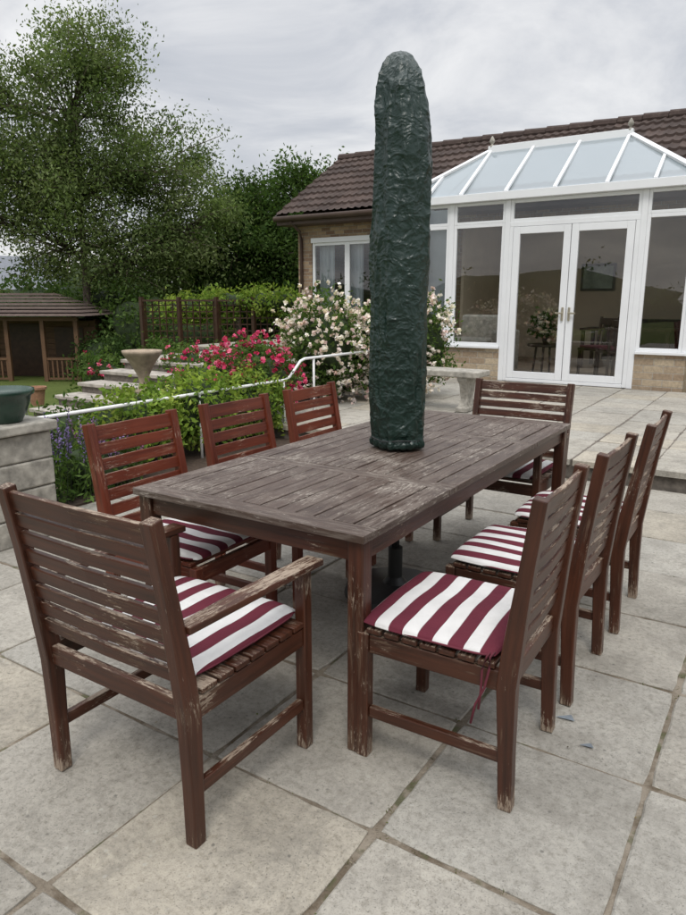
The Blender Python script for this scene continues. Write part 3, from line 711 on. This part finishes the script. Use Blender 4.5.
    mb=MB(); mb.box((X0+.25,Y0+.23,.0),(X1-.25,12.6,.17)); mb.obj('conservatory_floor',M['floorin'],e)
    return e
house()
def interior():
    e=empty('sofa',(-4.75,11.75,.17),-.15); mb=MB()
    mb.box((-.5,-.35,.08),(.5,.3,.40)); mb.box((-.5,.30,.1),(.5,.48,1.0)); mb.box((-.64,-.38,.05),(-.5,.45,.75)); mb.box((.5,-.38,.05),(.64,.45,.75)); mb.box((-.46,-.36,.402),(.46,.28,.6)); mb.obj('upholstery',M['fabric'],e,bevel=.05,seg=4)
    e=empty('side_table',(-3.35,11.35,.17)); mb=MB(); mb.lathe([(.3,.52),(.31,.53),(.31,.55),(.3,.56)],0,0,28)
    for a in range(4): mb.tube([(.22*math.cos(a*1.57),.22*math.sin(a*1.57),.0),(.17*math.cos(a*1.57),.17*math.sin(a*1.57),.52)],.018,8)
    mb.lathe([(.06,.56),(.08,.62),(.07,.7),(.04,.74),(.05,.76)],0,0,16); mb.obj('top_legs_and_vase',M['dark'],e)
    bush('potted_flowers',[((-3.35,11.35,1.0),(.25,.22,.18))],1100,.04,GREEN,.05,20,(160,.035,[(.8,.75,.6),(.75,.5,.4)]),.4)
    for (x,y,r) in ((-2.35,11.7,.6),(-2.75,12.2,2.6)):
        e=empty('dining_chair_indoor',(x,y,.17),r); mb=MB()
        for sx in(-.19,.19):
            mb.loft([(sx,.2,0),(sx,.2,.45)],(.018,.018)); mb.loft([(sx,-.2,0),(sx,-.2,.45),(sx,-.26,.98)],(.018,.018))
        mb.box((-.22,-.2,.43),(.22,.22,.47)); mb.box((-.17,-.26,.85),(.17,-.23,.96))
        for sx in(-.1,0,.1): mb.loft([(sx,-.2,.47),(sx,-.25,.86)],(.012,.008))
        mb.obj('frame',M['dark'],e,bevel=.004)
        mb=MB(); mb.box((-.2,-.17,.472),(.2,.2,.51)); mb.obj('red_seat_pad',M['tie'],e,bevel=.01)
    e=empty('indoor_dining_table',(-2.6,14.0,.17)); mb=MB(); mb.box((-.8,-.45,.70),(.8,.45,.74))
    for sx in(-.74,.74):
        for sy in(-.4,.4): mb.loft([(sx,sy,0),(sx,sy,.7)],(.03,.03))
    mb.obj('top_and_legs',M['dark'],e)
    e=empty('framed_picture',(-1.255,13.75,1.95)); mb=MB(); mb.box((-.03,-.35,-.28),(0,.35,.28)); mb.obj('frame',M['dark'],e)
    mb=MB(); mb.box((-.034,-.30,-.23),(-.031,.30,.23)); mb.obj('canvas',simple('picture_canvas',(.3,.35,.3),.7,.5,5),e)
    e=empty('framed_picture',(-3.6,15.58,1.9)); mb=MB(); mb.box((-.35,-.03,-.28),(.35,0,.28)); mb.obj('frame',M['dark'],e)
    mb=MB(); mb.box((-.30,-.034,-.23),(.30,-.031,.23)); mb.obj('canvas',bpy.data.materials['picture_canvas'],e)
    e=empty('sideboard',(-2.4,15.3,.17)); mb=MB(); mb.box((-.9,-.22,.05),(.9,.22,.85)); mb.box((-.93,-.24,.852),(.93,.24,.88)); mb.obj('cabinet',M['dark'],e,bevel=.004)
interior()
# ---------------------------------------------------------------- trellis fence
e=empty('trellis_fence'); mb=MB(); p0=Vector((-12.1,10.6,0)); p1=Vector((-9.45,12.5,0)); d=(p1-p0); Ln=d.length; d.normalize()
for k in range(5):
    p=p0+d*Ln*k/4; mb.loft([(p.x,p.y,-.6),(p.x,p.y,1.5)],(.04,.04))
for z in (.3,1.42): mb.loft([p0+Vector((0,0,z)),p1+Vector((0,0,z))],(.02,.03),(0,0,1))
nrm=Vector((-d.y,d.x,0))
for k in range(22):
    p=p0+d*Ln*(k+.5)/22+nrm*.03; mb.loft([(p.x,p.y,.1),(p.x,p.y,1.4)],(.012,.008))
for k in range(9):
    z=.2+k*.14; mb.loft([p0+nrm*.045+Vector((0,0,z)),p1+nrm*.045+Vector((0,0,z))],(.012,.008),(0,0,1))
mb.obj('lattice',M['dark'],e)
def summerhouse():
    x,y=site(-8.9,19.6); zg=-.72; e=empty('wooden_summerhouse',(x,y,zg),YAW); mb=MB()
    W,D,H=3.9,2.6,1.62
    mb.box((-W/2,D/2-.05,0),(W/2,D/2,H))
    for k in range(10): mb.box((-W/2,-.0,.16*k),(W/2-.0,.05,.16*k+.15))
    for sx in (-W/2,W/2-.05): mb.box((sx,.05,0),(sx+.05,D/2-.05,H))
    mb.box((-W/2-.1,-D/2-.1,-.1),(W/2+.1,D/2+.1,0))
    for px in (-1.9,-.95,.05,1.0,1.88): mb.loft([(px,-D/2+.05,0),(px,-D/2+.05,H)],(.05,.05))
    for a,b in ((-1.9,-.95),(-.95,.05),(1.0,1.88)):
        mb.box((a,-D/2+.02,.60),(b,-D/2+.08,.66)); mb.box((a,-D/2+.02,.08),(b,-D/2+.08,.13))
        n=7
        for k in range(n):
            q=a+(b-a)*(k+.5)/n; mb.box((q-.02,-D/2+.035,.13),(q+.02,-D/2+.065,.6))
    mb.box((-W/2,-D/2,H),(W/2,-D/2+.1,H+.1)); mb.obj('walls_posts_and_balustrade',M['wooddeck'],e)
    mb=MB(); mb.box((-.5,-.03,.05),(.4,-.005,1.5)); mb.box((.8,-.03,.6),(1.6,-.005,1.4)); mb.box((-1.6,-.03,.6),(-.8,-.005,1.4)); mb.obj('painted_shade_openings',M['dark'],e)  # solid dark panels on the uncut wall, coloured as the shade inside openings
    mb=MB(); a=W/2+.3;b=D/2+.3; z=H+.1
    for k in range(7):
        t0=k/7;t1=(k+1)/7; rx0=a-(a-.9)*t0;ry0=b*(1-t0);rx1=a-(a-.9)*t1;ry1=b*(1-t1)+.01; za=z+.62*t0+.03;zb=z+.62*t1
        vs=[(-rx0,-ry0,za),(rx0,-ry0,za),(rx0,ry0,za),(-rx0,ry0,za),(-rx1,-ry1,zb),(rx1,-ry1,zb),(rx1,ry1,zb),(-rx1,ry1,zb)]
        mb.add(vs,[(0,1,5,4),(1,2,6,5),(2,3,7,6),(3,0,4,7),(0,3,2,1),(4,5,6,7)],None,(.11,.08,.068))
    mb.obj('felt_shingle_roof',M['tile'],e)
summerhouse()
x,y=site(-26,48); e=empty('distant_house',(x,y,-1),YAW+.3); mb=MB(); mb.box((-6,-4,0),(6,4,3.2)); mb.obj('walls',M['cream'],e)
mb=MB(); mb.add([(-6.4,-4.5,3.1),(6.4,-4.5,3.1),(6.4,4.5,3.1),(-6.4,4.5,3.1),(-6.4,0,5.4),(6.4,0,5.4)],[(0,1,5,4),(2,3,4,5),(0,4,3),(1,2,5)]); mb.obj('roof',M['farroof'],e)
# ---------------------------------------------------------------- planting
PINK=[(.50,.045,.13),(.60,.08,.19),(.42,.03,.08),(.68,.2,.3)]
WHITE=[(.74,.66,.63),(.8,.76,.73),(.66,.48,.47),(.78,.70,.65)]
def G(*a):
    out=[]
    for r,f,z,rx,ry,rz in a:
        x,y=site(r,f); out.append(((x,y,z),(rx,ry,rz)))
    return out
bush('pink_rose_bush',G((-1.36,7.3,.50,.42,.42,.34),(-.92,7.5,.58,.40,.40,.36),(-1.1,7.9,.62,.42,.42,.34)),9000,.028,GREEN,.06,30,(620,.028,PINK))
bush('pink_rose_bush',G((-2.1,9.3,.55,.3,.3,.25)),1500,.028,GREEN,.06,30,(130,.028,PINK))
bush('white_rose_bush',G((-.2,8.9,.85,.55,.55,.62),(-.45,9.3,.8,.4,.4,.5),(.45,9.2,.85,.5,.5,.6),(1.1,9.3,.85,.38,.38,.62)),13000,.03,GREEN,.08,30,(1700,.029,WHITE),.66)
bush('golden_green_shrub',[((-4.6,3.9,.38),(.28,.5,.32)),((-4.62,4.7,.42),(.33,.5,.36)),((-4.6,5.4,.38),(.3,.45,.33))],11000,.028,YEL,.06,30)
bush('low_green_shrub',[((-4.4,3.3,.16),(.26,.4,.22)),((-5.1,3.9,.25),(.4,.8,.3)),((-5.2,5.2,.3),(.4,.8,.36))],6000,.028,GREEN,.06,30)
def spikes(name,cx,cy,rx,ry,n,h,fcol):
    e=empty(name); P=[];F=[];mb=MB()
    for i in range(n):
        x=cx+random.gauss(0,rx);y=cy+random.gauss(0,ry);hh=h*random.uniform(.65,1.1);lx=random.gauss(0,.05);ly=random.gauss(0,.05)
        mb.tube([(x,y,0),(x+lx*.5,y+ly*.5,hh*.6),(x+lx,y+ly,hh)],[.003,.0025,.001],4)
        for t in np.linspace(.68,1,14):
            for q in range(2): F.append((x+lx*t+random.gauss(0,.008),y+ly*t+random.gauss(0,.008),hh*t))
        for t in np.linspace(.05,.7,20): P.append((x+lx*t+random.gauss(0,.035),y+ly*t+random.gauss(0,.035),hh*t))
    mb.obj('stems',M['core'],e); P=np.array(P);F=np.array(F)
    quads('leaves',leafquads(P,.034,.3),leafcols(len(P),np.arange(len(P))//20,GREEN),M['leaf'],e)
    quads('flower_spikes',leafquads(F,.010,.7),leafcols(len(F),np.arange(len(F))//28,fcol),M['petal'],e)
spikes('purple_salvia',-4.28,2.85,.09,.2,46,.62,[(.17,.14,.30),(.24,.17,.34),(.12,.09,.2)])
spikes('purple_salvia',-4.33,3.35,.08,.12,26,.5,[(.3,.12,.24),(.24,.16,.32)])
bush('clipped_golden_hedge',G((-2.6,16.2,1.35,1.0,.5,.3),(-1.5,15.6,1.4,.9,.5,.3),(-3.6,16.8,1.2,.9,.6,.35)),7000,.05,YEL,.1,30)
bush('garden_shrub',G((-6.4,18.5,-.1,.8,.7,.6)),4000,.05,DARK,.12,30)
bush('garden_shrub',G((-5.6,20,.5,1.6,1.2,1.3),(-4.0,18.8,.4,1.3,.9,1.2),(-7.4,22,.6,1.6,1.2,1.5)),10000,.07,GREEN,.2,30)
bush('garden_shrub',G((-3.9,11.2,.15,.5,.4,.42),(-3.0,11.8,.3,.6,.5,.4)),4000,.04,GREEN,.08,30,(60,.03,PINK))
TG=[(.105,.145,.05),(.135,.175,.07),(.08,.12,.042),(.16,.19,.088)]
tree('birch_tree',(*site(-7.6,21.0),-.7),10.3,[((0,0,7.4),(2.2,2.2,2.3)),((-1.6,-1.4,5.6),(2.0,2.0,1.8)),((1.9,1.6,5.8),(1.9,2.0,1.7)),((-2.6,-1.5,7.6),(1.5,1.4,1.5)),((.6,.6,8.9),(1.5,1.5,1.2)),((2.9,1.9,4.2),(1.5,1.6,1.3)),((-.4,-.6,3.8),(2.4,2.0,1.3)),((-3.2,-2.3,4.6),(1.4,1.4,1.3)),((1.2,.9,3.2),(2.0,1.8,1.1)),((.2,.1,5.4),(2.4,2.2,1.6))],400,240,.057,TG,.16,.34,.5)
tree('garden_tree',(*site(-3.6,24),-.4),6.2,[((0,0,3.6),(1.9,1.9,2.0)),((1.6,.9,3.2),(1.5,1.5,1.7)),((-1.6,-1,3.0),(1.6,1.6,1.6)),((.3,.2,4.9),(1.1,1.1,1.1))],180,240,.075,DARK+GREEN[:2],.14,.33,.2)
tree('garden_tree',(*site(-1.3,25),-.3),7.2,[((0,0,4.7),(1.5,1.5,2.1)),((1.2,.9,4.3),(1.4,1.5,2.1)),((0,.2,2.4),(2.0,1.6,1.7)),((-.9,-.4,3.4),(1.3,1.3,1.7))],230,250,.078,GREEN[:3]+DARK[1:],.14,.33,.2)
bush('boundary_hedge',G((-12,27,.6,3,1.4,1.7),(-8,27,.6,3,1.4,1.8),(-4,27,.9,3,1.4,2.2),(-.5,27,1.0,3,1.4,2.2)),14000,.1,DARK,.3,30)
tr=G((-34,70,1,9,5,4.5),(-22,66,1.5,8,5,4.5),(-10,68,2,9,5,5.5),(2,70,3,9,5,7),(14,72,2,9,5,6))
bush('distant_treeline',tr,14000,.3,[(.06,.085,.045),(.085,.11,.06)],.9,30)
back=[((-40,-30,0),(12,6,3.4)),((-18,-36,0),(13,6,4)),((4,-36,0),(12,6,3.2)),((26,-30,0),(12,6,3.8)),((34,-6,0),(6,14,3.5))]
bush('unseen_reflection_treeline',back,14000,.2,GREEN,.5,30,kcore=.92)  # unseen trees behind the camera, added for glass reflections, low so sky mirrors too
# ---------------------------------------------------------------- sky, sun, camera
w=bpy.data.worlds.new('World'); S.world=w; w.use_nodes=True; nt=w.node_tree; nt.nodes.clear()
out=nt.nodes.new('ShaderNodeOutputWorld'); bg=nt.nodes.new('ShaderNodeBackground')
sky=nt.nodes.new('ShaderNodeTexSky'); sky.sky_type='NISHITA'; sky.sun_disc=False
EL,AZ=math.radians(55),math.radians(150)
sky.sun_elevation=EL; sky.sun_rotation=AZ
tc=nt.nodes.new('ShaderNodeTexCoord'); sx=nt.nodes.new('ShaderNodeSeparateXYZ'); L(nt,tc.outputs['Generated'],sx.inputs[0])
zc=mth(nt,'MAXIMUM',sx.outputs[2],.0); den=mth(nt,'ADD',zc,.22)
cb=nt.nodes.new('ShaderNodeCombineXYZ'); L(nt,mth(nt,'DIVIDE',sx.outputs[0],den),cb.inputs[0]); L(nt,mth(nt,'DIVIDE',sx.outputs[1],den),cb.inputs[1])
n1=noi(nt,cb.outputs[0],1.5,8,.58,.5)
cl=ramp(nt,n1,[(.30,(.50,.53,.58)),(.44,(.62,.64,.68)),(.54,(.76,.77,.79)),(.68,(.93,.93,.93))])
grad=ramp(nt,sx.outputs[2],[(0.,(1.14,1.11,1.08)),(.12,(1.02,1.02,1.02)),(.5,(1.05,1.05,1.06)),(.68,(2.0,2.0,2.0)),(.9,(3.4,3.4,3.4))])
cl=mixc(nt,1.0,cl,grad,'MULTIPLY')
sk=mixc(nt,1.0,sky.outputs[0],(.1,.1,.1),'MULTIPLY')
fin=mixc(nt,.93,sk,cl)
L(nt,fin,bg.inputs[0]); bg.inputs[1].default_value=1.0; L(nt,bg.outputs[0],out.inputs[0])
sl=bpy.data.lights.new('sun','SUN'); sl.energy=1.4; sl.angle=math.radians(18); sl.color=(1,.96,.9)
so=bpy.data.objects.new('sun',sl); COL.objects.link(so)
dv=Vector((math.sin(AZ)*math.cos(EL),math.cos(AZ)*math.cos(EL),math.sin(EL)))
so.rotation_euler=dv.to_track_quat('Z','Y').to_euler()
cam=bpy.data.cameras.new('camera'); co=bpy.data.objects.new('camera',cam); COL.objects.link(co); S.camera=co
cam.sensor_fit='VERTICAL'; cam.sensor_height=36; cam.lens=687/915*36; cam.clip_end=2000; cam.clip_start=.05
co.location=(0,0,1.42); co.rotation_euler=(math.radians(90-12.87),0,YAW)
S.view_settings.view_transform='Standard'; S.view_settings.look='None'; S.view_settings.exposure=0
